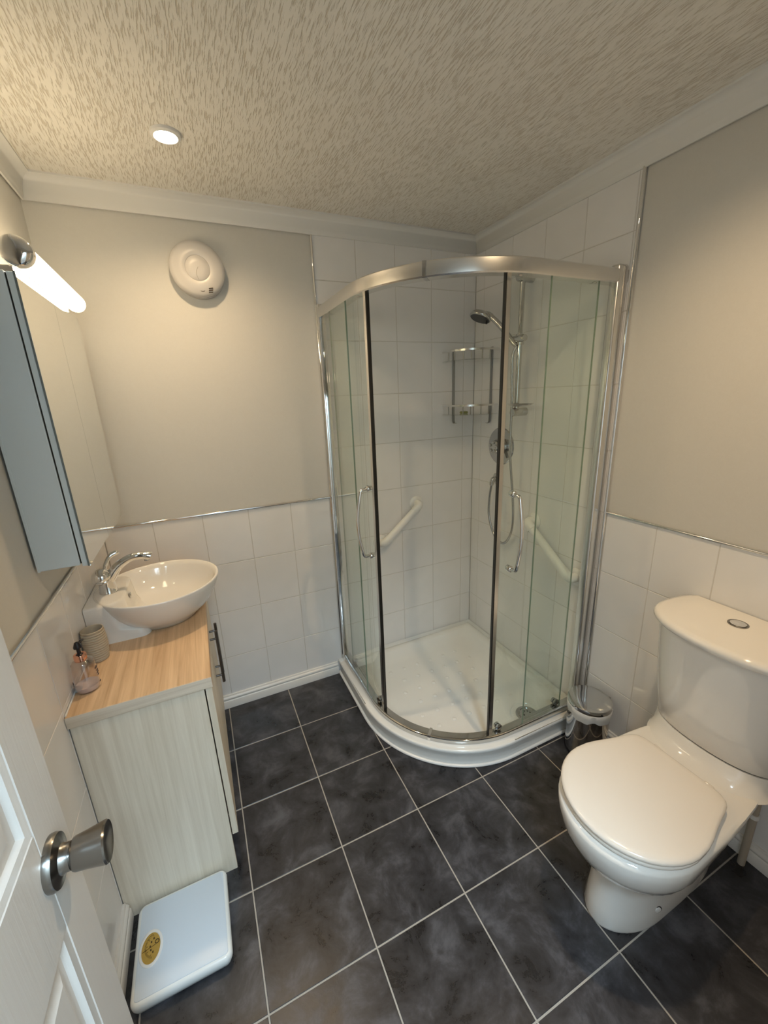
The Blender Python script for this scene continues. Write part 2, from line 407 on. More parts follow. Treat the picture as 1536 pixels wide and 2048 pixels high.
# chrome tile strips
def halfr(r, n=7): return [(r*math.cos(PI*k/n), r*1.15*math.sin(PI*k/n)) for k in range(n+1)]
def strip(name, p0, p1, nrm, across, r, lab):
    b = MB(); p0, p1, nrm, across = map(Vector, (p0, p1, nrm, across))
    b.loft([[p + across*u + nrm*v for u, v in halfr(r)] for p in (p0, p1)])
    tag(b.build(name, CHROME, smooth=60), lab, 'tile trim', kind='structure')
strip('trim_5', (XL, 0, ZT+.004), (VX-.005, 0, ZT+.004), (0,-1,0), (0,0,1), .0055, 'chrome strip capping the back wall tiles above the basin')
strip('trim_6', (XR, VY-.005, ZT+.004), (XR, YF, ZT+.004), (-1,0,0), (0,0,1), .0055, 'chrome strip capping the right wall tiles above the toilet')
strip('trim_7', (XL, -.003, ZT+.004), (XL, YF, ZT+.004), (1,0,0), (0,0,1), .0055, 'chrome strip capping the left wall tiles below the mirror cabinet')
strip('trim_8', (VX, 0, 0.07), (VX, 0, ZCV), (0,-1,0), (1,0,0), .0055, 'upright chrome strip on the back wall left of the shower')
strip('trim_9', (XR, VY, 0.0), (XR, VY, ZCV), (-1,0,0), (0,1,0), .0065, 'upright chrome strip on the right wall beside the shower')
# baseboards
bp_ = [(0, 0), (0.018, 0), (0.018, 0.040), (0.016, 0.043), (0.0135, 0.0445), (0.0135, 0.047), (0.016, 0.050), (0.0155, 0.056), (0.012, 0.061), (0.0085, 0.0635), (0.0085, 0.066), (0.006, 0.070), (0, 0.070)]
def base(name, fn, lab):
    b = MB(); b.loft([[fn(d, 0)+(z,) for d, z in bp_], [fn(d, 1)+(z,) for d, z in bp_]])
    tag(b.build(name, SKIRT, smooth=45), lab, 'baseboard', kind='structure')
base('baseboard_back', lambda d, e: ((-0.06 if e == 0 else 0.598), -d), 'white moulded skirting board between the vanity and the shower')
base('baseboard_left', lambda d, e: (XL+d, (-0.824 if e == 0 else YF)), 'white moulded skirting board beside the bathroom scale')
base('baseboard_right', lambda d, e: (XR-d, (-0.92 if e == 0 else YF)), 'white moulded skirting board behind the toilet')

# hall rooflight (behind the camera; its daylight falls through the doorway)
wn = tag(MB().box((WIN[0], WIN[2], H+.02), (WIN[0]+.03, WIN[3], H+.06)).box((WIN[1]-.03, WIN[2], H+.02), (WIN[1], WIN[3], H+.06))
         .box((WIN[0]+.03, WIN[2], H+.02), (WIN[1]-.03, WIN[2]+.03, H+.06)).box((WIN[0]+.03, WIN[3]-.03, H+.02), (WIN[1]-.03, WIN[3], H+.06)).build('window_1', PLAST, smooth=0),
         'white framed rooflight in the hall ceiling outside the doorway', 'window', kind='structure')
MB().box((WIN[0]+.03, WIN[2]+.03, H+.04), (WIN[1]-.03, WIN[3]-.03, H+.046)).build('pane', PANE, wn, smooth=0)

# ------------------------------------------------------------------ door leaf (open, parallel to the left wall)
DX0, DX1, DY0, DY1, DZ = -0.209, -0.174, -2.112, -1.425, 1.975
dr = bpy.data.objects.new('door_1', None); COL.objects.link(dr); dr.location = (-0.19, DY0, 0.006); ORG['door_1'] = Vector(dr.location)
tag(dr, 'white panelled door standing open with a metal knob', 'door', kind='structure')
st = 0.072; z0 = 0.008
def dbox(n, y0, y1, za, zb): MB().box((DX0, y0, za), (DX1, y1, zb), 0.0015).build(n, DOORM, dr, smooth=0)
dbox('stile', DY1-st, DY1, z0, DZ); dbox('stile', DY0, DY0+st, z0, DZ)
ym = (DY0+DY1)/2
dbox('rail', DY0+st, DY1-st, z0, 0.20); dbox('rail', DY0+st, DY1-st, 0.935, 1.080); dbox('rail', DY0+st, DY1-st, DZ-0.11, DZ)
dbox('mullion', ym-0.045, ym+0.045, 0.20, 0.935); dbox('mullion', ym-0.045, ym+0.045, 1.080, DZ-0.11)
for (ya, yb) in ((DY0+st, ym-0.045), (ym+0.045, DY1-st)):
    for (za, zb) in ((0.20, 0.935), (1.080, DZ-0.11)):
        b = MB()
        def rg(i, x): return [(x, ya+i, za+i), (x, yb-i, za+i), (x, yb-i, zb-i), (x, ya+i, zb-i)]
        b.loft([rg(0, DX0+0.012), rg(0, DX1-0.001), rg(0.008, DX1-0.003), rg(0.012, DX1-0.009), rg(0.022, DX1-0.0085), rg(0.036, DX1-0.003), rg(0.040, DX1-0.003)])
        b.build('panel', DOORM, dr, smooth=20)
kb = MB().lathe([(0.0, 0.0), (0.0295, 0.0), (0.030, 0.004), (0.0285, 0.008), (0.022, 0.0090), (0.0165, 0.011), (0.015, 0.015), (0.015, 0.020), (0.0, 0.020)], (DX1, -1.484, 1.020), 'x', 48).build('knob_rose', STEEL, dr, smooth=35)
MB().lathe([(0.0, 0.018), (0.0135, 0.018), (0.0135, 0.0215), (0.0172, 0.022), (0.0182, 0.024), (0.0200, 0.036), (0.0230, 0.0520), (0.0234, 0.0545), (0.0222, 0.0565), (0.019, 0.0550), (0.0, 0.0525)], (DX1, -1.484, 1.020), 'x', 48).build('knob', STEEL, kb, smooth=35)
MB().box((DO[0]-0.06, YF, 0), (DO[0]-0.004, YF+0.014, DO[2]+0.06), .003).box((DO[1], YF, 0), (DO[1]+0.06, YF+0.014, DO[2]+0.06), .003).box((DO[0]-.004, YF, DO[2]), (DO[1], YF+0.014, DO[2]+0.06), .003)\
    .build('trim_10', SKIRT, smooth=0)
tag(bpy.data.objects['trim_10'], 'white door surround around the open doorway', 'door frame', kind='structure')

# ------------------------------------------------------------------ vanity
WZ0, WZ1 = 0.727, 0.762
va = thing('vanity_cabinet', 'pale oak vanity cabinet with wood-grain end panel under the basin', 'cabinet', (-0.2, -0.41, 0))
MB().box((XL+.002, -0.822, 0.0), (-0.037, -0.804, WZ0), 0.0008).build('end_panel', WOODC, va, smooth=0)
MB().box((XL+.002, -0.040, 0.0), (-0.037, -0.022, WZ0), 0.0008).build('end_panel', WOODC, va, smooth=0)
MB().box((XL+.002, -0.804, 0.148), (-0.060, -0.040, 0.166)).build('bottom_shelf', WOODC, va, smooth=0)
MB().box((XL+.002, -0.804, 0.166), (XL+0.008, -0.040, WZ0)).build('back_panel', WOODC, va, smooth=0)
MB().box((-0.088, -0.804, 0.0), (-0.072, -0.040, 0.148)).build('plinth', mat('plinth_dark', (0.10,0.075,0.055), 0.5), va, smooth=0)
for (y0, y1, hy) in ((-0.821, -0.4225, -0.452), (-0.4195, -0.022, -0.390)):
    d = MB().box((-0.0335, y0, 0.148), (-0.0155, y1, WZ0-0.004), 0.0008).build('door', WOODC, va, smooth=0)
    b = MB().tube([(0.010, hy, 0.470), (0.010, hy, 0.693)], 0.0055, 16)
    for zz in (0.502, 0.662): b.tube([(-0.0155, hy, zz), (0.010, hy, zz)], 0.0042, 12)
    tag(b.build('handle', DKMETAL, d), 'dark metal bar handle')
wt = MB().box((XL+.001, -0.832, WZ0), (-0.0125, -0.001, WZ1), 0.0012).build('worktop', WOODT, None, smooth=0)
tag(wt, 'oak worktop slab on the vanity holding the basin and soap', 'worktop')
b = MB().box((XL+.001, -0.8328, WZ0+.0012), (-0.0125, -0.8321, WZ1-.0012)); b.build('edge_band', WOODE, wt, smooth=0)
MB().box((XL+.001, -0.826, WZ1), (XL+.0045, -0.500, WZ1+.0025)).build('sealant', PLAST, wt, smooth=0)

# ------------------------------------------------------------------ basin
BC = Vector((-0.150, -0.360, 0)); BR = 0.203
bs = thing('wash_basin', 'round white ceramic countertop basin with flat tap ledge at the wall', 'basin', (-0.15, -0.36, WZ1))
n = 72
def bring(rx, z, sh=0.0, ry=None):
    out = []
    for k in range(n):
        a = 2*PI*k/n; x = BC.x + sh + rx*math.cos(a); y = BC.y + (ry or rx)*math.sin(a)
        out.append((max(x, XL+0.0015), y, z))
    return out
rings = [bring(0.100, WZ1, .0), bring(0.112, WZ1+.002), bring(0.118, WZ1+.012), bring(0.138, .788), bring(0.158, .808), bring(0.176, .833), bring(0.190, .860), bring(0.199, .884), bring(BR, .897), bring(BR-.0005, .901), bring(BR-.004, .9025), bring(BR-.009, .900),
         bring(0.186, .885), bring(0.178, .862), bring(0.165, .838), bring(0.145, .818), bring(0.115, .803), bring(0.070, .794), bring(0.026, .790), bring(0.022, .788)]
MB().loft(rings, True, True).build('bowl', CERAM, bs, smooth=60)
# tap ledge: raised block from the wall into the bowl
lp = []
for z, ins, fx, rc in ((WZ1, 0.0, -0.190, .03), (WZ1+.028, 0.0, -0.195, .03), (0.803, 0.0, -0.232, .05), (0.83, 0.0, -0.243, .055), (0.892, 0.0, -0.252, .055), (0.8985, 0.002, -0.254, .055), (0.901, 0.007, -0.259, .055)):
    y0, y1, x0, x1 = -0.492+ins, -0.228-ins, XL+0.0015, fx
    pts = [(x0, y0), ]
    for k in range(9):
        a = -PI/2 + PI/2*k/8; pts.append((x1-rc+rc*math.cos(a), y0+rc+rc*math.sin(a)))
    for k in range(9):
        a = PI/2*k/8; pts.append((x1-rc+rc*math.cos(a), y1-rc+rc*math.sin(a)))
    pts.append((x0, y1))
    lp.append([(x, y, z) for x, y in pts])
MB().loft(lp).build('tap_ledge', CERAM, bs, smooth=50)
ov = MB().lathe([(0, .0), (0.0105, .0), (0.0115, .002), (0.010, .0035), (0.0075, .0028), (0.0065, .001), (0, .001)], (-0.2475, -0.372, 0.872), ax=(1, 0, -0.08), axis='x', n=28).build('overflow_ring', CHROME, bs)
MB().lathe([(0, .0005), (0.0072, .0005), (0.0072, .0018), (0, .0018)], (-0.2475, -0.372, 0.872), ax=(1, 0, -0.08), axis='x', n=24).build('overflow_hole', BLACK, ov)
wdr = MB().lathe([(0, 0), (0.026, 0), (0.026, .004), (0.022, .006), (0.012, .0055), (0.0, .009)], (BC.x, BC.y, .789), 'z', 32).build('waste', CHROME, bs)
# tap
tp = thing('basin_tap', 'chrome mixer tap with domed lever cap on the basin ledge', 'tap', (-0.305, -0.372, 0.901))
TX, TY = -0.305, -0.375
MB().lathe([(0, 0), (0.0285, 0), (0.0285, .004), (0.0265, .008), (0.0250, .03), (0.0250, .052), (0.0, .052)], (TX, TY, .901), 'z', 36).build('body', CHROME, tp)
sp = catmull([(TX-.004, TY, .928), (TX+.020, TY, .962), (TX+.045, TY, .990), (TX+.080, TY, 1.010), (TX+.112, TY, 1.014), (TX+.140, TY, 1.008), (TX+.147, TY, 1.005)], 6)
m_ = len(sp)
b = MB(); rs = [0.021 - 0.0075*min(1, i/(m_*0.45)) + (0.002 if i > m_*0.75 else 0) for i in range(m_)]; rs[-1] = 0.006; rs[-2] = 0.011
b.tube(sp, rs, 20).build('spout', CHROME, tp, smooth=60)
MB().lathe([(0, 0), (0.0085, 0), (0.0085, .006), (0, .006)], (TX+.132, TY, .9925), 'z', 20).build('aerator', CHROMED, tp)
lev = MB().lathe([(0, -.006), (0.026, -.006), (0.0290, 0), (0.0300, .004), (0.0280, .0065), (0.0305, .009), (0.0308, .013), (0.0270, .023), (0.0200, .031), (0.010, .036), (0, .037)], (TX-.008, TY-.006, .956), ax=(-.12, -.45, .88), axis='x', n=40).build('lever_cap', CHROME, tp, smooth=50)
b = MB().tube(catmull([(TX-.004, TY+.006, .975), (TX+.006, TY+.024, 1.000), (TX+.020, TY+.040, 1.018), (TX+.044, TY+.048, 1.026)], 6), [0.007]*12 + [0.0085]*6 + [0.006], 14).build('lever', CHROME, lev)

# ------------------------------------------------------------------ tumbler and soap
cu = thing('tumbler', 'ribbed beige stone tumbler on the worktop behind the soap bottle', 'tumbler', (-0.331, -0.567, WZ1))
pr = [(0, 0.0005), (0.027, 0.0005), (0.0285, .002)]
hh = 0.104
for k in range(12):
    z0_ = .004 + k*(hh-.012)/12; dz = (hh-.012)/12
    rr = 0.0290 + 0.0035*math.sin(PI*(k+.5)/12*0.92) + 0.0008*k/12
    pr += [(rr-.0022, z0_), (rr+.0002, z0_+dz*.28), (rr+.0004, z0_+dz*.5), (rr+.0002, z0_+dz*.7), (rr-.0022, z0_+dz*.97)]
pr += [(0.0305, hh-.006), (0.0305, hh-.001), (0.0285, hh), (0.0270, hh-.002), (0.0275, .05), (0.026, .008), (0, .006)]
MB().lathe(pr, (-0.3295, -0.567, WZ1), 'z', 48).build('body', STONE, cu, smooth=50)
so = thing('soap_bottle', 'clear pump soap bottle with rose gold collar and black pump', 'soap bottle', (-0.328, -0.722, WZ1))
SC = (-0.328, -0.722, WZ1); LBL = mat('soap_label_ink', (0.05,0.04,0.05), 0.5)
MB().lathe([(0, .001), (0.0275, .001), (0.0300, .004), (0.0302, .02), (0.0290, .060), (0.0272, .084), (0.0260, .089), (0.020, .094), (0.0135, .096), (0.0135, .100), (0, .100)], SC, 'z', 40).build('bottle', CLEAR, so)
MB().lathe([(0, .003), (0.0265, .003), (0.0288, .006), (0.0288, .017), (0, .017)], SC, 'z', 40).build('soap_liquid', mat('pale_pink_soap', (0.80,0.71,0.69), 0.25), so)
MB().lathe([(0.0135, .093), (0.0150, .093), (0.0152, .096), (0.0152, .109), (0.0142, .111), (0.009, .111)], SC, 'z', 36, hollow=True).build('collar', COPPER, so)
b = MB().lathe([(0, .105), (0.0078, .105), (0.0078, .112), (0.0048, .114), (0.0048, .130), (0.0098, .131), (0.0102, .134), (0.0085, .139), (0.0055, .147), (0, .150)], SC, 'z', 24)
b.tube([(SC[0], SC[1], WZ1+.137), (SC[0]+.004, SC[1]+.018, WZ1+.140), (SC[0]+.006, SC[1]+.030, WZ1+.136)], [.005, .004, .003], 10).build('pump', DARKP, so)
b = MB()
for a0, a1, za, zb in ((-20, 14, .060, .064), (-12, 12, .051, .053), (-16, 16, .044, .0455), (-10, 10, .037, .0385), (-6, 8, .014, .017), (178, 204, .030, .033), (178, 204, .024, .026), (178, 200, .018, .0195)):
    rr = 0.0296; A = [math.radians(a0+(a1-a0)*k/6) for k in range(7)]
    b = MB().loft([[(SC[0]+r*math.cos(a), SC[1]+r*math.sin(a), WZ1+z) for a in A] for r, z in ((rr, za), (rr+.0012, za), (rr+.0012, zb), (rr, zb))], False, False, False)
    b.build('label_line', LBL, so, smooth=0)

# ------------------------------------------------------------------ mirror cabinet and lamp
MX, MY0, MY1, MZ0, MZ1 = -0.252, -0.731, -0.165, 1.128, 1.815
mc = thing('mirror_cabinet', 'grey-blue wall cabinet with two mirrored doors above the basin', 'mirror cabinet', (-0.31, -0.45, MZ0))
MB().box((XL+.0005, MY0, MZ0), (MX-.020, MY1, MZ1), 0.0015).build('body', CABM, mc, smooth=0)
MB().box((XL+.0005, MY0-.0012, MZ0-.0012), (XL+.006, MY0+.004, MZ1)).build('edge_strip', CABM, mc, smooth=0)
ym2 = -0.452
for y0, y1 in ((MY0+.001, ym2-.0012), (ym2+.0012, MY1-.001)):
    d = MB().box((MX-.0165, y0, MZ0-.004), (MX-.0045, y1, MZ1-.002), 0.0008).build('door', CABM, mc, smooth=0)
    MB().box((MX-.0043, y0-.0005, MZ0-.005), (MX, y1+.0005, MZ1-.001)).build('mirror', MIRROR, d, smooth=0)
    MB().box((MX-.0043, y0-.0011, MZ0-.005), (MX-.0003, y0-.0006, MZ1-.001)).build('glass_edge', CABD, d, smooth=0)
MB().box((MX-.0198, MY0+.004, MZ0+.004), (MX-.0167, MY1-.004, MZ1-.004)).build('door_gap_shade', BLACK, mc, smooth=0)  # black sheet stands in for the shade between cabinet body and mirror doors
LX, LZ = -0.239, 1.850
lt = thing('mirror_light', 'lit frosted tube lamp with chrome end cap on the mirror cabinet', 'wall light', (LX, -0.46, LZ-.03))
b = MB(); pr = [(0.0, -.735)] if False else []
LR = 0.0265
pr = [(LR, -.728), (LR, -.222)] + [(LR*math.cos(a), -.222+LR*math.sin(a)) for a in [PI/2*k/8 for k in range(1, 9)]]
b.lathe([(0, -.728)] + pr, (LX, 0, LZ), 'y', 40).build('tube', TUBEM, lt, smooth=50)
MB().lathe([(0, -.755), (0.016, -.7545), (0.026, -.7515), (0.0298, -.747), (0.0308, -.742), (0.0308, -.727), (0.0268, -.7255), (0, -.7255)], (LX, 0, LZ), 'y', 48).build('end_cap', CHROME, lt, smooth=50)
MB().box((LX-.100, -.70, MZ1), (LX-.020, -.24, MZ1+.018), .003).build('bracket', CHROME, lt, smooth=0)

# ------------------------------------------------------------------ extractor fan
FX, FZ = 0.155, 2.028
fa = thing('extractor_fan', 'round white plastic extractor fan on the back wall', 'extractor fan', (FX, 0.005, FZ))
MB().lathe([(0, -.0045), (0.094, -.0045), (0.096, .002), (0.096, .014), (0.090, .018), (0, .018)], (FX+.004, 0, FZ-.006), ax=(0,-1,0), axis='y', n=56).build('back_plate', FANP, fa, smooth=40)
MB().lathe([(0, .016), (0.090, .016), (0.0985, .020), (0.101, .027), (0.0985, .034), (0.086, .041), (0.066, .0465), (0.0465, .0485), (0.0455, .0478), (0.0445, .0468), (0.0435, .0478), (0.0425, .0488), (0.02, .0497), (0, .050)], (FX, 0, FZ), ax=(0,-1,0), axis='y', n=64).build('cover', FANP, fa, smooth=60)
def rounddisc(px, pz, r): return -0.0505
b = MB().tube(catmull([(FX+.002, -.0502, FZ+.004), (FX-.006, -.0500, FZ-.010), (FX-.007, -.0498, FZ-.026), (FX-.001, -.0488, FZ-.0405)], 5), 0.0009, 6).build('cover_line', FANL, fa)
b = MB()
for k in range(3):
    zc_ = FZ-.068-.0075*k; xx = FX+.038-.001*k
    b.tube([(xx-.0075, -.0462+.0012*k, zc_-.001), (xx+.0085, -.0452+.0012*k, zc_+.0015)], 0.0014, 6)
b.build('status_slots', INK, fa)
b = MB().tube([(FX+.007+.0085*math.cos(2*PI*k/16), -.0420, FZ-.076+.0045*math.sin(2*PI*k/16)) for k in range(17)], 0.0013, 6)
b.tube([(FX+.001, -.0420, FZ-.078), (FX+.017, -.0412, FZ-.079)], .0011, 6).build('logo_mark', INK, fa)

# ------------------------------------------------------------------ downlights
def downlight(x, y, lab, w):
    t = thing('downlight', lab, 'downlight', (x, y, H), 'recessed ceiling downlights')
    MB().lathe([(0.0295, -.0075), (0.033, -.0105), (0.041, -.0065), (0.042, -.001), (0.042, .0005), (0.0295, .0005)], (x, y, H), 'z', 48, hollow=True).build('bezel', PLAST, t, smooth=50)
    MB().lathe([(0, .0002), (0.0295, .0002), (0.0295, -.0035), (0, -.0045)], (x, y, H), 'z', 40).build('lens', LENSM, t)
    l = bpy.data.lights.new('downlight_lamp', 'SPOT'); l.energy = w; l.color = WARM; l.shadow_soft_size = 0.028
    l.spot_size = math.radians(145); l.spot_blend = 1.0
    o = bpy.data.objects.new('downlight_lamp', l); COL.objects.link(o); o.location = (x, y, H-0.012)
downlight(0.101, -0.400, 'lit round downlight in the ceiling above the basin', 19.0)
downlight(0.96, -1.40, 'lit round downlight in the ceiling above the toilet', 29.0)

# ------------------------------------------------------------------ shower tray
QX, QY, QR = 1.10, -0.403, 0.50       # centre and radius of the quadrant
TX0, TY0 = QX-QR, QY-QR               # outer edges 0.60, -0.903
def tray_ring(d, z, rc=0.004, n=40, zw=None):
    r = QR-d; x0, x1, y0, y1 = TX0+d, XR-.0005-max(d-0.002, 0), TY0+d, -.0005-max(d-0.002, 0)
    pts = []
    def cor(cx, cy, rr, a0, m):
        for k in range(m+1):
            a = math.radians(a0+90*k/m); pts.append((cx+rr*math.cos(a), cy+rr*math.sin(a)))
    rc = max(rc, .0006)
    cor(x1-rc, y1-rc, rc, 0, 8); cor(x0+rc, y1-rc, rc, 90, 8); cor(QX, QY, r, 180, n); cor(x1-rc, y0+rc, rc, 270, 8)
    out = []
    for x, y in pts:
        zz = z
        if zw is not None:
            t = min(1, max(0, min((XR-x-.03)/.14, (-y-.03)/.14)))
            # front rim keeps z, wall side drops to zw
            f = min(1, max(0, ((XR-x) if y < -.5 else 9)/.12)) if x > 1.2 else 1
            f2 = min(1, max(0, (-y)/.12)) if x < .9 else f
            wall = (y > -.03 or x > XR-.03)
            f3 = 0.0 if (wall and not (x < TX0+.06 or y < TY0+.06)) else (f2 if x < .9 else f)
            zz = zw + (z-zw)*f3
        out.append((x, y, zz))
    return out
ty = thing('shower_tray', 'white quadrant shower tray with raised rim and grip dots', 'shower tray', (1.06, -0.45, 0))
TZ = 0.085
rg = [tray_ring(.012, 0.001), tray_ring(.010, .010), tray_ring(.009, TZ-.022), tray_ring(.004, TZ-.018), tray_ring(.003, TZ-.006), tray_ring(.006, TZ-.001), tray_ring(.010, TZ, zw=.062), tray_ring(.036, TZ, zw=.062),
      tray_ring(.062, TZ-.002, .02, zw=.062), tray_ring(.070, .074, .035, zw=.060), tray_ring(.092, .054, .055), tray_ring(.120, .044, .07), tray_ring(.150, .0405, .08), tray_ring(.30, .0385, .07)]
b = MB().loft(rg, True, True); b.build('body', ACRYL, ty, smooth=60)
b = MB(); pth = [(x, y) for x, y, z in tray_ring(.004, 0)][17:-8]
b.tube([(x, y, .006) for x, y in pth], 0.007, 8).build('seal_bead', PLAST, ty)
dm = None
dots = []
for i in range(6):
    for j in range(6):
        x = 0.84 + 0.085*i + (0.04 if j % 2 else 0); y = -0.20 - 0.088*j
        if math.hypot(min(x-QX, 0), min(y-QY, 0)) < QR-.16 and x < 1.32 and y > TY0+.16 and math.hypot(x-1.285, y+.775) > .09: dots.append((x, y))
for x, y in dots:
    if dm is None:
        o = MB().lathe([(0, 0), (.0115, 0), (.0105, .0018), (.006, .0035), (0, .004)], (0, 0, 0), 'z', 16).build('grip_dot', ACRYL, ty, org=(0, 0, 0)); dm = o.data
    else:
        o = bpy.data.objects.new('grip_dot', dm); COL.objects.link(o); o.parent = ty
    o.location = Vector((x, y, .0392)) - ORG['shower_tray']
dc = (1.283, -0.775, .042)
ds = MB().lathe([(0, 0), (.052, 0), (.052, .003), (.047, .006), (.036, .007), (.034, .005), (0, .005)], dc, 'z', 40).build('drain', CHROMED, ty)
b = MB()
for k in range(8):
    a = 2*PI*k/8; b.box((dc[0]+.018*math.cos(a)-.003, dc[1]+.018*math.sin(a)-.003, dc[2]+.0045), (dc[0]+.018*math.cos(a)+.003, dc[1]+.018*math.sin(a)+.003, dc[2]+.0056))
b.build('drain_slot', BLACK, ds, smooth=0)
MB().lathe([(.074, 0), (.076, .0022), (.079, .0022), (.081, 0)], (dc[0], dc[1], .0405), 'z', 48, hollow=True).build('drain_moat', ACRYL, ty)

# ------------------------------------------------------------------ shower enclosure
en = thing('shower_enclosure', 'curved quadrant shower enclosure with sliding glass doors and satin rails', 'shower enclosure', (1.06, -0.45, TZ))
def qpath(R, s0=0.0, s1=None, n=48):
    # along the wall at x=QX-R from y=-0 down, around the quadrant, then along y=QY-R to the right wall; outward normal
    Ls, La, Lr = -QY, R*PI/2, XR-QX
    s1 = Ls+La+Lr if s1 is None else s1
    def at(s):
        if s < Ls: return (QX-R, -s, -1, 0)
        if s < Ls+La:
            a = PI + (s-Ls)/R; return (QX+R*math.cos(a), QY+R*math.sin(a), math.cos(a), math.sin(a))
        return (QX+(s-Ls-La), QY-R, 0, -1)
    ss = {s0, s1}
    for k in range(n+1):
        v = Ls + La*k/n
        if s0 < v < s1: ss.add(v)
    for v in (Ls, Ls+La):
        if s0 < v < s1: ss.add(v)
    return [at(s) for s in sorted(ss)]
RG = 0.456                                  # fixed glass radius
ZR0, ZR1 = 1.871, 1.917
def prof(o0, o1, z0, z1, c=0.004):
    return [(o0, z0), (o1-c, z0), (o1, z0+c), (o1+.001, (z0+z1)/2), (o1, z1-c), (o1-c, z1), (o0, z1)]
MB().sweep(qpath(RG, 0.022, None), prof(-.030, .014, ZR0, ZR1)).build('top_rail', SATIN, en, smooth=35)
MB().sweep(qpath(RG, 0.012, None), [(-.030, TZ), (.009, TZ), (.0095, TZ+.004), (.0125, TZ+.022), (.0115, TZ+.026), (.006, TZ+.029), (.002, TZ+.029), (-.026, TZ+.028), (-.030, TZ+.022)]).build('bottom_rail', CHROMES, en, smooth=35)
# joint clips at the middle of both rails
sm = -QY + RG*PI/4
MB().sweep(qpath(RG, sm-.006, sm+.006, 200), prof(-.0302, .0165, ZR0-.001, ZR1+.001, .002)).build('joint_clip', CHROMED, en, smooth=35)
MB().sweep(qpath(RG, sm-.006, sm+.006, 200), [(-.031, TZ), (.0125, TZ), (.0145, TZ+.022), (.013, TZ+.030), (-.031, TZ+.030)]).build('joint_clip', CHROME, en, smooth=35)
# wall profiles
MB().box((QX-RG-.014, -.030, .064), (QX-RG+.020, -.0005, ZR1+.012), .004, 2).build('wall_profile', CHROME, en, smooth=40)
MB().box((XR-.052, QY-RG-.016, TZ), (XR-.0008, QY-RG+.022, ZR1+.014), .009, 3).build('wall_profile', SATIN, en, smooth=40)
ZG0, ZG1 = TZ+.02, ZR0+.006
def pane(name, R, s0, s1, parent, ends=(True, True)):
    g = MB().sweep(qpath(R, s0, s1), [(-.0025, ZG0), (.0025, ZG0), (.0025, ZG1), (-.0025, ZG1)]).build(name, GLASS, parent, smooth=35)
    for e, s in zip(ends, (s0, s1)):
        if e:
            a, bb = (s-.0008, s+.0008)
            MB().sweep(qpath(R, a, bb), [(-.003, ZG0), (.003, ZG0), (.003, ZG1), (-.003, ZG1)]).build('glass_edge', GLASSE, g, smooth=0)
    return g
pane('fixed_panel', RG, 0.022, 0.350, en, (False, True))
LT = -QY + RG*PI/2
pane('fixed_panel', RG, LT+0.070, LT+XR-QX-.04, en, (True, False))
RD = 0.437; LD = -QY + RD*PI/2
def door(s0, s1, lead, hs):
    g = pane('sliding_door', RD, s0, s1, en, (lead == 1, lead == 0))
    s = s1 if lead == 1 else s0; sg = 1 if lead == 1 else -1
    a, bb = sorted((s, s+sg*.014)); MB().sweep(qpath(RD, a, bb, 200), [(-.007, ZG0-.004), (.007, ZG0-.004), (.007, ZG1), (-.007, ZG1)]).build('edge_profile', SATIN, g, smooth=0)
    a, bb = sorted((s+sg*.014, s+sg*.019)); MB().sweep(qpath(RD, a, bb, 200), [(-.007, ZG0-.004), (.0072, ZG0-.004), (.0072, ZG1), (-.007, ZG1)]).build('magnetic_seal', BLACK, g, smooth=0)
    # bow handle outside
    x, y, nx, ny = qpath(RD, hs, hs+.001)[0]; tx, tyy = (-ny, nx)
    P = lambda o, z, sd=0.0: Vector((x+nx*o+tx*sd, y+ny*o+tyy*sd, z))
    b = MB(); pts = [P(.0, 1.160), P(.036, 1.157)] + [P(.040+.020*math.sin(PI*k/10), 1.150-.275*k/10) for k in range(11)] + [P(.036, .868), P(.0, .865)]
    b.tube(pts, 0.0072, 14)
    for z in (1.160, .865): b.lathe([(0, -.012), (.012, -.012), (.0125, -.004), (.0125, .010), (.009, .014), (0, .014)], P(0, z), ax=(nx, ny, 0), axis='x', n=24)
    b.build('handle', CHROME, g, smooth=50)
    for ps in ((s0+.03), (s1-.03)):
        for z in (ZG0+.024, ZG1+.006):
            x2, y2, n2x, n2y = qpath(RD, ps, ps+.001)[0]
            MB().lathe([(0, -.012), (.013, -.012), (.013, -.003), (.006, -.002), (.006, .002), (.0155, .003), (.0155, .009), (.011, .013), (0, .014)], (x2, y2, z), ax=(n2x, n2y, 0), axis='x', n=20).build('roller', CHROMED, g)
# left door: leading edge about 10 degrees round the curve, right door likewise
sl = -QY + RD*math.radians(10.3); door(sl-.39, sl, 1, sl-.035)
sr = LD - RD*math.radians(10.3); door(sr, sr+.39, 0, sr+.05)

# ------------------------------------------------------------------ shower fittings
RX, RY = XR-.055, -0.409
sr_ = thing('shower_riser', 'chrome shower riser rail with slider and soap dish on the tiled wall', 'shower rail', (RX, RY, 1.39))
MB().tube([(RX, RY, 1.415), (RX, RY, 2.005)], 0.0115, 20).build('rail', CHROMES, sr_)
for z in (1.424, 2.000): MB().lathe([(0, -.026), (.017, -.026), (.0195, -.022), (.0195, .052), (.0195, .0545), (0, .0545)], (RX, RY, z), 'x', 32).build('bracket', CHROMES, sr_)
b = MB().lathe([(0, -.022), (.018, -.022), (.019, -.019), (.019, .019), (.018, .022), (0, .022)], (RX, RY, 1.745), 'z', 28)
b.lathe([(0, -.045), (.014, -.045), (.016, -.040), (.016, .038), (.013, .042), (0, .042)], (RX-.012, RY, 1.748), 'y', 24).build('slider', CHROMES, sr_)
sd = MB(); rr = []
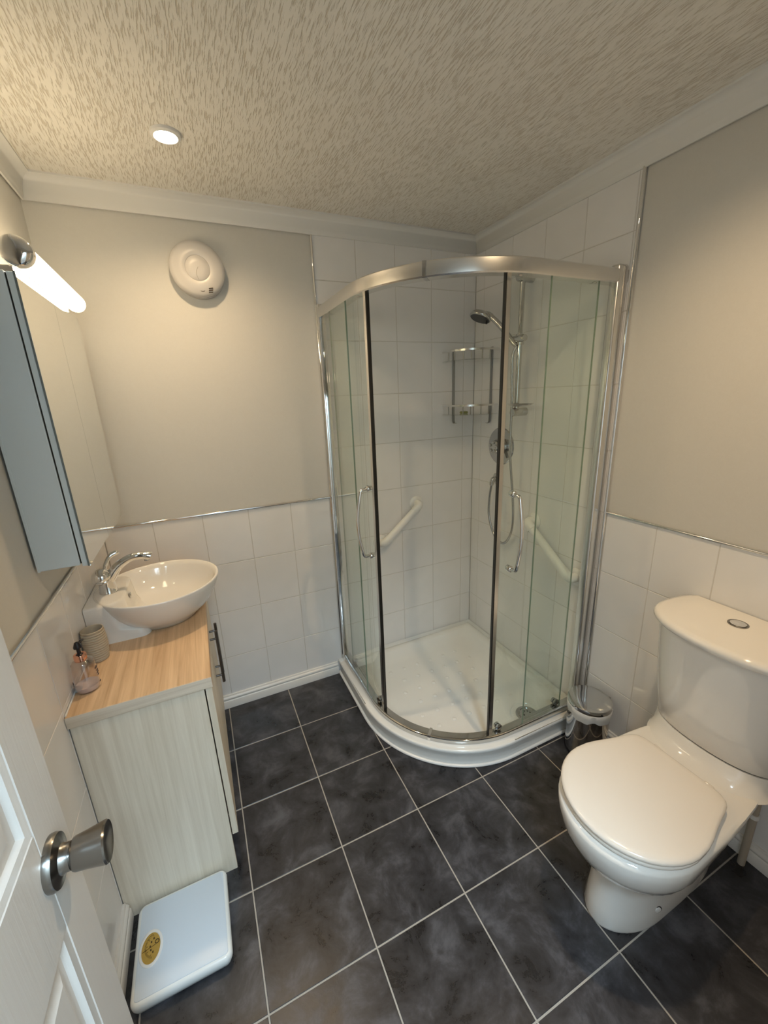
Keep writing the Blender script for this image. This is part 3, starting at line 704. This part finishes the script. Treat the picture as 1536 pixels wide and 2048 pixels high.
for o, z in ((.0, 1.449), (.015, 1.450), (.05, 1.456), (.062, 1.466), (.058, 1.466), (.045, 1.459), (.0, 1.453)):
    rr.append([(RX-.03+(o*.75+.001)*math.cos(2*PI*k/28), RY-.055+(o*1.35+.001)*math.sin(2*PI*k/28), z) for k in range(28)])
sd.loft(rr).build('soap_dish', CLEAR, sr_, smooth=60)
hd = thing('shower_handset', 'chrome handset shower head with dark spray face', 'shower head', (1.37, -0.255, 1.80))
hb = Vector((RX-.024, RY+.016, 1.735)); hc = Vector((1.362, -0.243, 1.864)); ax_ = Vector((-.38, .05, -.92)).normalized()
hd_ = (hb-hc); hd_ = (hd_ - ax_*hd_.dot(ax_)).normalized()
att = hc + hd_*.047 - ax_*.010
hp = catmull([hb + (hb-att)*.14, hb, hb.lerp(att, .5) - ax_*.006, att, hc + hd_*.018 - ax_*.016], 7)
MB().tube(hp, [.0095 + .0035*min(1, i/12) + (.002 if i > 20 else 0) for i in range(len(hp))], 18).build('handle', CHROMES, hd, smooth=60)
MB().lathe([(0, -.024), (.022, -.0235), (.040, -.018), (.050, -.009), (.0535, .0), (.0525, .006), (.048, .009), (0, .009)], hc, ax=ax_, axis='x', n=44).build('head', CHROMES, hd, smooth=50)
MB().lathe([(0, .0085), (.0475, .0085), (.045, .0115), (0, .0125)], hc, ax=ax_, axis='x', n=44).build('spray_face', mat('spray_dark', (0.05,0.05,0.055), 0.4), hd)
pk = hc + ax_*.010 + hd_*.036
MB().tube([pk, pk+ax_*.016+hd_*.003], .0045, 10).build('spray_lever', BLACK, hd)
hose = thing('shower_hose', 'metal shower hose hanging in a loop from the handset', 'shower hose', (XR-.03, -0.32, 0.71))
hpts = catmull([tuple(hp[0]), (RX-.028, RY+.012, 1.66), (RX-.022, RY+.008, 1.45), (RX-.022, RY+.006, 1.24), (XR-.045, RY+.004, .98), (XR-.034, RY+.012, .84), (XR-.030, -.362, .755), (XR-.030, -.315, .725), (XR-.030, -.250, .757), (XR-.030, -.205, .85), (XR-.032, -.205, .95), (XR-.034, -.222, 1.035)], 26)
b = MB(); b.tube(hpts, [.0066 if i % 2 else .0060 for i in range(len(hpts))], 10).build('hose', mat('hose_metal', (0.48,0.48,0.48), 0.2, 1.0), hose, smooth=60)
oe = thing('hose_outlet', 'chrome wall outlet elbow feeding the shower hose', 'outlet elbow', (XR, -0.228, 1.062))
MB().lathe([(0, 0), (.031, 0), (.031, .004), (.024, .010), (.016, .014), (0, .014)], (XR, -0.226, 1.065), ax=(-1,0,0), axis='x', n=32).build('plate', CHROMES, oe)
MB().tube(catmull([(XR-.006, -.226, 1.066), (XR-.026, -.226, 1.066), (XR-.034, -.224, 1.054), (XR-.034, -.222, 1.032)], 6), .0115, 16).build('elbow', CHROMES, oe)
mv = thing('shower_mixer', 'chrome shower valve with round plate and ribbed controls', 'shower valve', (XR, -0.245, 1.24))
VC = Vector((XR, -0.246, 1.242))
MB().lathe([(0, 0), (.098, 0), (.098, .002), (.094, .006), (0, .007)], VC, ax=(-1,0,0), axis='x', n=56).build('plate', CHROMED, mv)
MB().lathe([(0, .006), (.042, .006), (.042, .012), (.037, .014), (.037, .022), (.040, .023), (.040, .032), (.034, .036), (.034, .046), (.028, .052), (.0, .054)], VC, ax=(-1,0,0), axis='x', n=36).build('control_knob', CHROMES, mv, smooth=35)
b = MB().tube([VC+Vector((-.030, 0, 0)), VC+Vector((-.034, -.020, -.040)), VC+Vector((-.036, -.028, -.062))], [.008, .0085, .007], 14); b.build('flow_lever', CHROMES, mv)
b = MB()
for k in range(5):
    a = 2*PI*k/5 + .4; p = VC+Vector((-.046, .024*math.cos(a), .024*math.sin(a))); b.lathe([(0, 0), (.009, 0), (.009, .010), (.006, .014), (0, .014)], p, ax=(-1,0,0), axis='x', n=14)
b.build('grip_lobe', CHROMES, mv)
# corner caddy
cd = thing('corner_caddy', 'two tier chrome wire corner caddy in the shower', 'shower caddy', (XR, 0, 1.36))
for sx in (0, 1):
    b = MB()
    P = (lambda o, z, w_: (1.374+w_, -.004-o, z)) if sx == 0 else (lambda o, z, w_: (XR-.004-o, -.152+w_, z))
    line = [(0, 1.745), (0, 1.40), (.001, 1.372), (.006, 1.362), (.016, 1.359), (.024, 1.362)]
    b.loft([[P(o-.001, z, -.0075), P(o+.002, z, -.0075), P(o+.002, z, .0075), P(o-.001, z, .0075)] for o, z in line]).build('strap', STRAPM, cd, smooth=30)
CLR = glass_mat('caddy_acrylic', (0.93,0.94,0.93), 0.02)
for zt in (1.730, 1.458):
    cs = []
    for k in range(25):
        a = math.radians(180 + 90*k/24); e = 0.62
        cs.append((XR-.003-.208*abs(math.cos(a))**e, -.003-.208*abs(math.sin(a))**e))
    b = MB(); b.tube([(x, y, zt) for x, y in cs], .0042, 8)
    b = MB(); m_ = len(cs)
    rings = []
    for i, (x, y) in enumerate(cs):
        x2, y2 = cs[min(i+1, m_-1)]; x1, y1 = cs[max(i-1, 0)]; tx, ty_ = x2-x1, y2-y1; l = math.hypot(tx, ty_); nx, ny = -ty_/l, tx/l
        if (nx*(x-XR)+ny*y) < 0: nx, ny = -nx, -ny
        rings.append([(x-nx*.011, y-ny*.011, zt+.002), (x-nx*.011, y-ny*.011, zt-.003), (x, y, zt-.005), (x, y, zt+.004)])
    rim = b.loft(rings).build('rim', SATIN, cd, smooth=50)
    for k in (2, 5, 10, 14, 19, 22):
        x, y = cs[k]; MB().tube([(x+.003, y+.003, zt-.003), (x+.003, y+.003, zt-.046)], .0028, 8).build('post', STRAPM, rim)
    poly = [(XR-.004, -.004)] + [(x+.002, y+.002) for x, y in cs]
    MB().prism(poly, zt-.050, zt-.046).build('shelf', CLR, cd, smooth=0)
sb = rrect(-.024, -.015, .024, .015, .013); sbo = MB()
sbo.loft([[(x*f+1.415, y*f-.045, 1.4125+z*.7) for x, y in sb] for f, z in ((.8, 0), (.95, .003), (1, .008), (.95, .013), (.75, .016))]).build('soap_bar', mat('green_soap', (0.34,0.35,0.13), 0.4), None, smooth=60)
tag(bpy.data.objects['soap_bar'], 'small yellow-green soap bar on the lower caddy shelf', 'soap bar')
# grab rails
def grab(p0, p1, nrm, lab):
    p0, p1, nrm = map(Vector, (p0, p1, nrm)); t = thing('grab_rail', lab, 'grab rail', tuple(p1), 'white grab rails in the shower')
    d = (p1-p0).normalized(); pts = []
    for p, dd in ((p0, d), (p1, -d)):
        wall = p - nrm*.048
        MB().lathe([(0, .0005), (.041, .0005), (.041, .006), (.036, .011), (.022, .014), (0, .014)], wall, ax=nrm, axis='x', n=32).build('flange', PLAST, t)
        MB().tube(catmull([wall+nrm*.008, wall+nrm*.028, p+dd*.006-nrm*.006, p+dd*.026, p+dd*.048], 6), .0222, 20).build('elbow', PLAST, t, smooth=60)
    MB().tube([p0+d*.044, p1-d*.044], .0195, 22).build('bar', PLAST, t, smooth=60)
grab((1.128, -.0485, .932), (.898, -.0485, .742), (0,-1,0), 'sloping white plastic grab rail on the back wall of the shower')
grab((XR-.0485, -.512, .900), (XR-.0485, -.790, .708), (-1,0,0), 'sloping white plastic grab rail on the right wall of the shower')

# ------------------------------------------------------------------ toilet
CY = -1.440
to = thing('toilet', 'white close-coupled toilet with closed lid and dual flush cistern', 'toilet', (1.15, CY, 0))
def egg(xf, xc, xb, w_, wb, z, n=44, e=2.0, eb=3.2):
    # front half: ellipse from xc to xf ; back half: superellipse to xb narrowing to wb
    pts = []
    for k in range(n):
        a = 2*PI*k/n; c, s = math.cos(a), math.sin(a)
        if c < 0:
            x = xc + (xc-xf)*math.copysign(abs(c)**(2/e), c); y = w_*math.copysign(abs(s)**(2/e), s)
        else:
            x = xc + (xb-xc)*abs(c)**(2/eb); f = abs(c)**(2/eb); y = (w_+(wb-w_)*f)*math.copysign(abs(s)**(2/eb), s)
        pts.append((x, CY+y, z))
    return pts
rings = [egg(.912, 1.08, 1.42, .090, .090, 0.001), egg(.908, 1.08, 1.42, .092, .092, .012), egg(.916, 1.08, 1.41, .088, .088, .06), egg(.926, 1.08, 1.40, .086, .086, .13), egg(.930, 1.08, 1.40, .088, .088, .19),
         egg(.915, 1.06, 1.41, .102, .095, .225), egg(.876, 1.04, 1.42, .132, .108, .250), egg(.844, 1.02, 1.44, .156, .125, .285), egg(.824, 1.01, 1.47, .170, .142, .325), egg(.814, 1.00, 1.50, .176, .156, .365), egg(.812, 1.00, 1.505, .178, .162, .390), egg(.816, 1.00, 1.506, .175, .162, .400), egg(.832, 1.00, 1.50, .160, .155, .404)]
MB().loft(rings).build('pan', CERAM, to, smooth=60)
def dsec(cx, af, ab, w_, z, xb, n=48, e=2.25):
    pts = []
    for k in range(n):
        a = 2*PI*k/n; c, s = math.cos(a), math.sin(a)
        A = af if c < 0 else ab
        x = cx + A*math.copysign(abs(c)**(2/e), c); y = w_*math.copysign(abs(s)**(2/e), s)
        pts.append((min(x, xb), CY+y, z))
    return pts
XBK = XR-.004
MB().loft([dsec(1.400, .165, .28, .178, .396, XBK), dsec(1.400, .150, .28, .174, .404, XBK), dsec(1.398, .122, .28, .171, .420, XBK), dsec(1.398, .106, .28, .170, .440, XBK), dsec(1.398, .100, .28, .169, .458, XBK)]).build('cistern_shelf', CERAM, to, smooth=60)
MB().loft([dsec(1.398, .094, .28, .165, .4575, XBK), dsec(1.398, .094, .28, .165, .4605, XBK)]).build('gasket', BLACK, to)
MB().loft([dsec(1.398, .094, .27, .166, .4605, XBK), dsec(1.398, .099, .27, .170, .464, XBK), dsec(1.395, .112, .27, .180, .56, XBK), dsec(1.390, .122, .27, .190, .68, XBK), dsec(1.385, .126, .27, .198, .806, XBK)]).build('cistern', CERAM, to, smooth=60)
cl = MB().loft([dsec(1.385, .130, .26, .203, .804, XBK), dsec(1.385, .138, .26, .211, .807, XBK), dsec(1.383, .142, .26, .216, .816, XBK), dsec(1.383, .141, .26, .215, .825, XBK), dsec(1.384, .136, .26, .210, .8315, XBK), dsec(1.385, .124, .25, .198, .8345, XBK)]).build('cistern_lid', CERAM, to, smooth=60)
MB().lathe([(0, 0), (.0255, 0), (.0255, .0025), (.023, .0038), (.0205, .0025), (.0205, .0015), (0, .0015)], (1.422, CY+.018, .834), 'z', 40).build('flush_ring', STEEL, cl)
MB().lathe([(0, .001), (.0198, .001), (.0198, .0035), (.015, .0048), (0, .005)], (1.422, CY+.018, .834), 'z', 36).build('flush_button', CHROME, cl)
# seat and lid
def lidr(f, z, dx=0.0):
    half = [(1.00-.178*math.cos(a), .178*math.sin(a)) for a in [math.radians(8*k) for k in range(12)]] + \
           [(1.035, .1755), (1.07, .168), (1.105, .1575), (1.14, .148), (1.17, .1415), (1.192, .135), (1.206, .125), (1.214, .110), (1.217, .090), (1.2175, .045)]
    pts = half + [(1.2175, 0.0)] + [(x, -y) for x, y in reversed(half[1:])]
    return [(1.02+(x-1.02)*f+dx, CY+y*f, z) for x, y in pts]
MB().loft([lidr(.90, .4035), lidr(.965, .4055), lidr(.985, .411), lidr(.98, .418), lidr(.94, .4215)]).build('seat', SEATM, to, smooth=60)
MB().loft([lidr(.93, .4220), lidr(.985, .4230), lidr(1.003, .4275), lidr(1.003, .4325), lidr(.99, .4365), lidr(.965, .4392), lidr(.90, .4405), lidr(.6, .4418), lidr(.25, .4424)]).build('lid', SEATM, to, smooth=60)
for s in (-1, 1): MB().box((1.212, CY+s*.072-.014, .402), (1.238, CY+s*.072+.014, .422), .005, 2).build('hinge', SEATM, to, smooth=50)
for s in (-1,):
    nn = Vector((-.15, s, .02)); pc = Vector((1.065, CY+s*.0872, .058))
    MB().lathe([(0, -.003), (.0115, -.003), (.0115, .001), (0, .001)], pc, ax=nn, axis='x', n=20, sy=1.5).build('bolt_recess', DARKP, to)
    MB().lathe([(0, -.001), (.0092, -.001), (.0085, .0022), (.004, .0035), (0, .0035)], pc, ax=nn, axis='x', n=20, sy=1.5).build('bolt_cap', PLAST, to)
# supply pipe behind the toilet
sp_ = thing('supply_pipe', 'beige water supply pipe rising from the floor behind the toilet', 'pipe', (1.468, -1.548, 0))
MB().tube([(1.470, -1.548, .0), (1.470, -1.548, .30), (1.472, -1.546, .36)], .0105, 14).build('pipe', mat('beige_pipe', (0.42,0.37,0.30), 0.5), sp_)
MB().lathe([(.0105, .20), (.0135, .20), (.0135, .215), (.0105, .215)], (1.470, -1.548, 0), 'z', 20, hollow=True).build('joint_ring', PLAST, sp_)

# ------------------------------------------------------------------ pedal bin
bx, by = 1.398, -1.002
pb = thing('waste_bin', 'small round chrome pedal bin between the shower and the toilet', 'waste bin', (bx, by, 0))
MB().lathe([(0, .001), (.079, .001), (.081, .004), (.081, .014), (0, .014)], (bx, by, 0), 'z', 44).build('base_ring', DARKP, pb)
BINM = mat('polished_steel', (0.62,0.62,0.62), 0.07, 1.0)
MB().lathe([(0, .014), (.0795, .014), (.0800, .018), (.0825, .232), (.0825, .236), (0, .236)], (bx, by, 0), 'z', 56).build('body', BINM, pb)
b = MB(); rr = []
for r0, z_, am in ((.0832, .205, .006), (.0850, .216, .004), (.0862, .228, .002), (.0868, .240, .001), (.0845, .242, 0)):
    rr.append([(bx+r0*math.cos(2*PI*k/60), by+r0*math.sin(2*PI*k/60), z_+am*(math.sin(5*2*PI*k/60)+.6*math.sin(11*2*PI*k/60+1)) - (.006 if z_ < .23 else 0)) for k in range(60)])
b.loft(rr, False, False).build('bag_liner', LINER, pb, smooth=60)
MB().lathe([(0, .240), (.0845, .240), (.0858, .243), (.0858, .257), (.0835, .261), (.074, .2635), (.04, .2655), (0, .266)], (bx, by, 0), 'z', 56).build('lid', BINM, pb, smooth=40)
MB().box((bx+.062, by-.03, .225), (bx+.094, by+.03, .252), .004).build('hinge', DARKP, pb, smooth=0)
MB().box((bx-.016, by-.115, .008), (bx+.016, by-.07, .014), .002).build('pedal', DARKP, pb, smooth=0)

# ------------------------------------------------------------------ bathroom scale
sc = thing('bathroom_scale', 'white mechanical bathroom scale with oval gold dial on the floor', 'bathroom scale', (-0.197, -0.96, 0))
X0, X1, Y0, Y1 = -0.322, -0.070, -1.082, -0.834
def rr3(i, z, r): return [(x, y, z) for x, y in rrect(X0+i, Y0+i, X1-i, Y1-i, max(r-i, .004), 8)]
MB().loft([rr3(.010, .004, .022), rr3(.006, .008, .022), rr3(.001, .022, .022), rr3(0, .032, .022), rr3(.0015, .040, .022), rr3(.006, .0445, .022), rr3(.011, .0455, .022)]).build('case', SCALEE, sc, smooth=50)
MB().loft([rr3(.0105, .0450, .020), rr3(.0108, .0468, .020), rr3(.0120, .0474, .020)]).build('platform_mat', SCALEM, sc, smooth=30)
for x in (X0+.03, X1-.03):
    for y in (Y0+.03, Y1-.03): MB().lathe([(0, 0), (.011, 0), (.011, .006), (0, .006)], (x, y, .0005), 'z', 16).build('foot', BLACK, sc)
dcx, dcy = -0.279, -0.965
def oval(a_, b_, z, n=44): return [(dcx+a_*math.cos(2*PI*k/n), dcy+b_*math.sin(2*PI*k/n), z) for k in range(n)]
MB().loft([oval(.0305, .046, .0466), oval(.0300, .0455, .0490), oval(.0285, .0435, .0500), oval(.0245, .0385, .0500), oval(.0235, .0372, .0482)], False, False).build('dial_rim', PLAST, sc, smooth=50)
dg = MB().loft([oval(.0238, .0376, .0472), oval(.0238, .0376, .0484)]).build('dial_face', GOLD, sc, smooth=0)
b = MB()
cx0, cy0 = dcx+.018, dcy+.004       # pivot of the dial
for k in range(23):
    a = math.radians(118 + 124*k/22); r1_ = .030 if k % 5 else .026; r2_ = .0345
    for rad in (r1_, r2_): pass
    p = [(cx0+r*math.cos(a), cy0+r*math.sin(a)) for r in (r1_, r2_)]
    if all(((x-dcx)/.0228)**2+((y-dcy)/.0362)**2 < 1 for x, y in p): b.tube([(x, y, .0486) for x, y in p], .0005, 4)
b.build('dial_tick', INK, dg, smooth=0)
b = MB()
for a_ in (125, 150, 180, 207, 232):
    a = math.radians(a_); x, y = cx0+.020*math.cos(a), cy0+.020*math.sin(a)
    b.box((x-.0017, y-.0024, .0482), (x+.0017, y+.0024, .0488))
b.build('dial_numeral', INK, dg, smooth=0)
MB().tube([(cx0-.003+.0048*math.cos(2*PI*k/20), cy0+.006+.0048*math.sin(2*PI*k/20), .0487) for k in range(21)], .0011, 6).build('dial_badge', INK, dg)
MB().tube([(cx0-.006, cy0, .0489), (dcx-.022, dcy-.003, .0489)], .0005, 4).build('dial_needle', INK, dg)
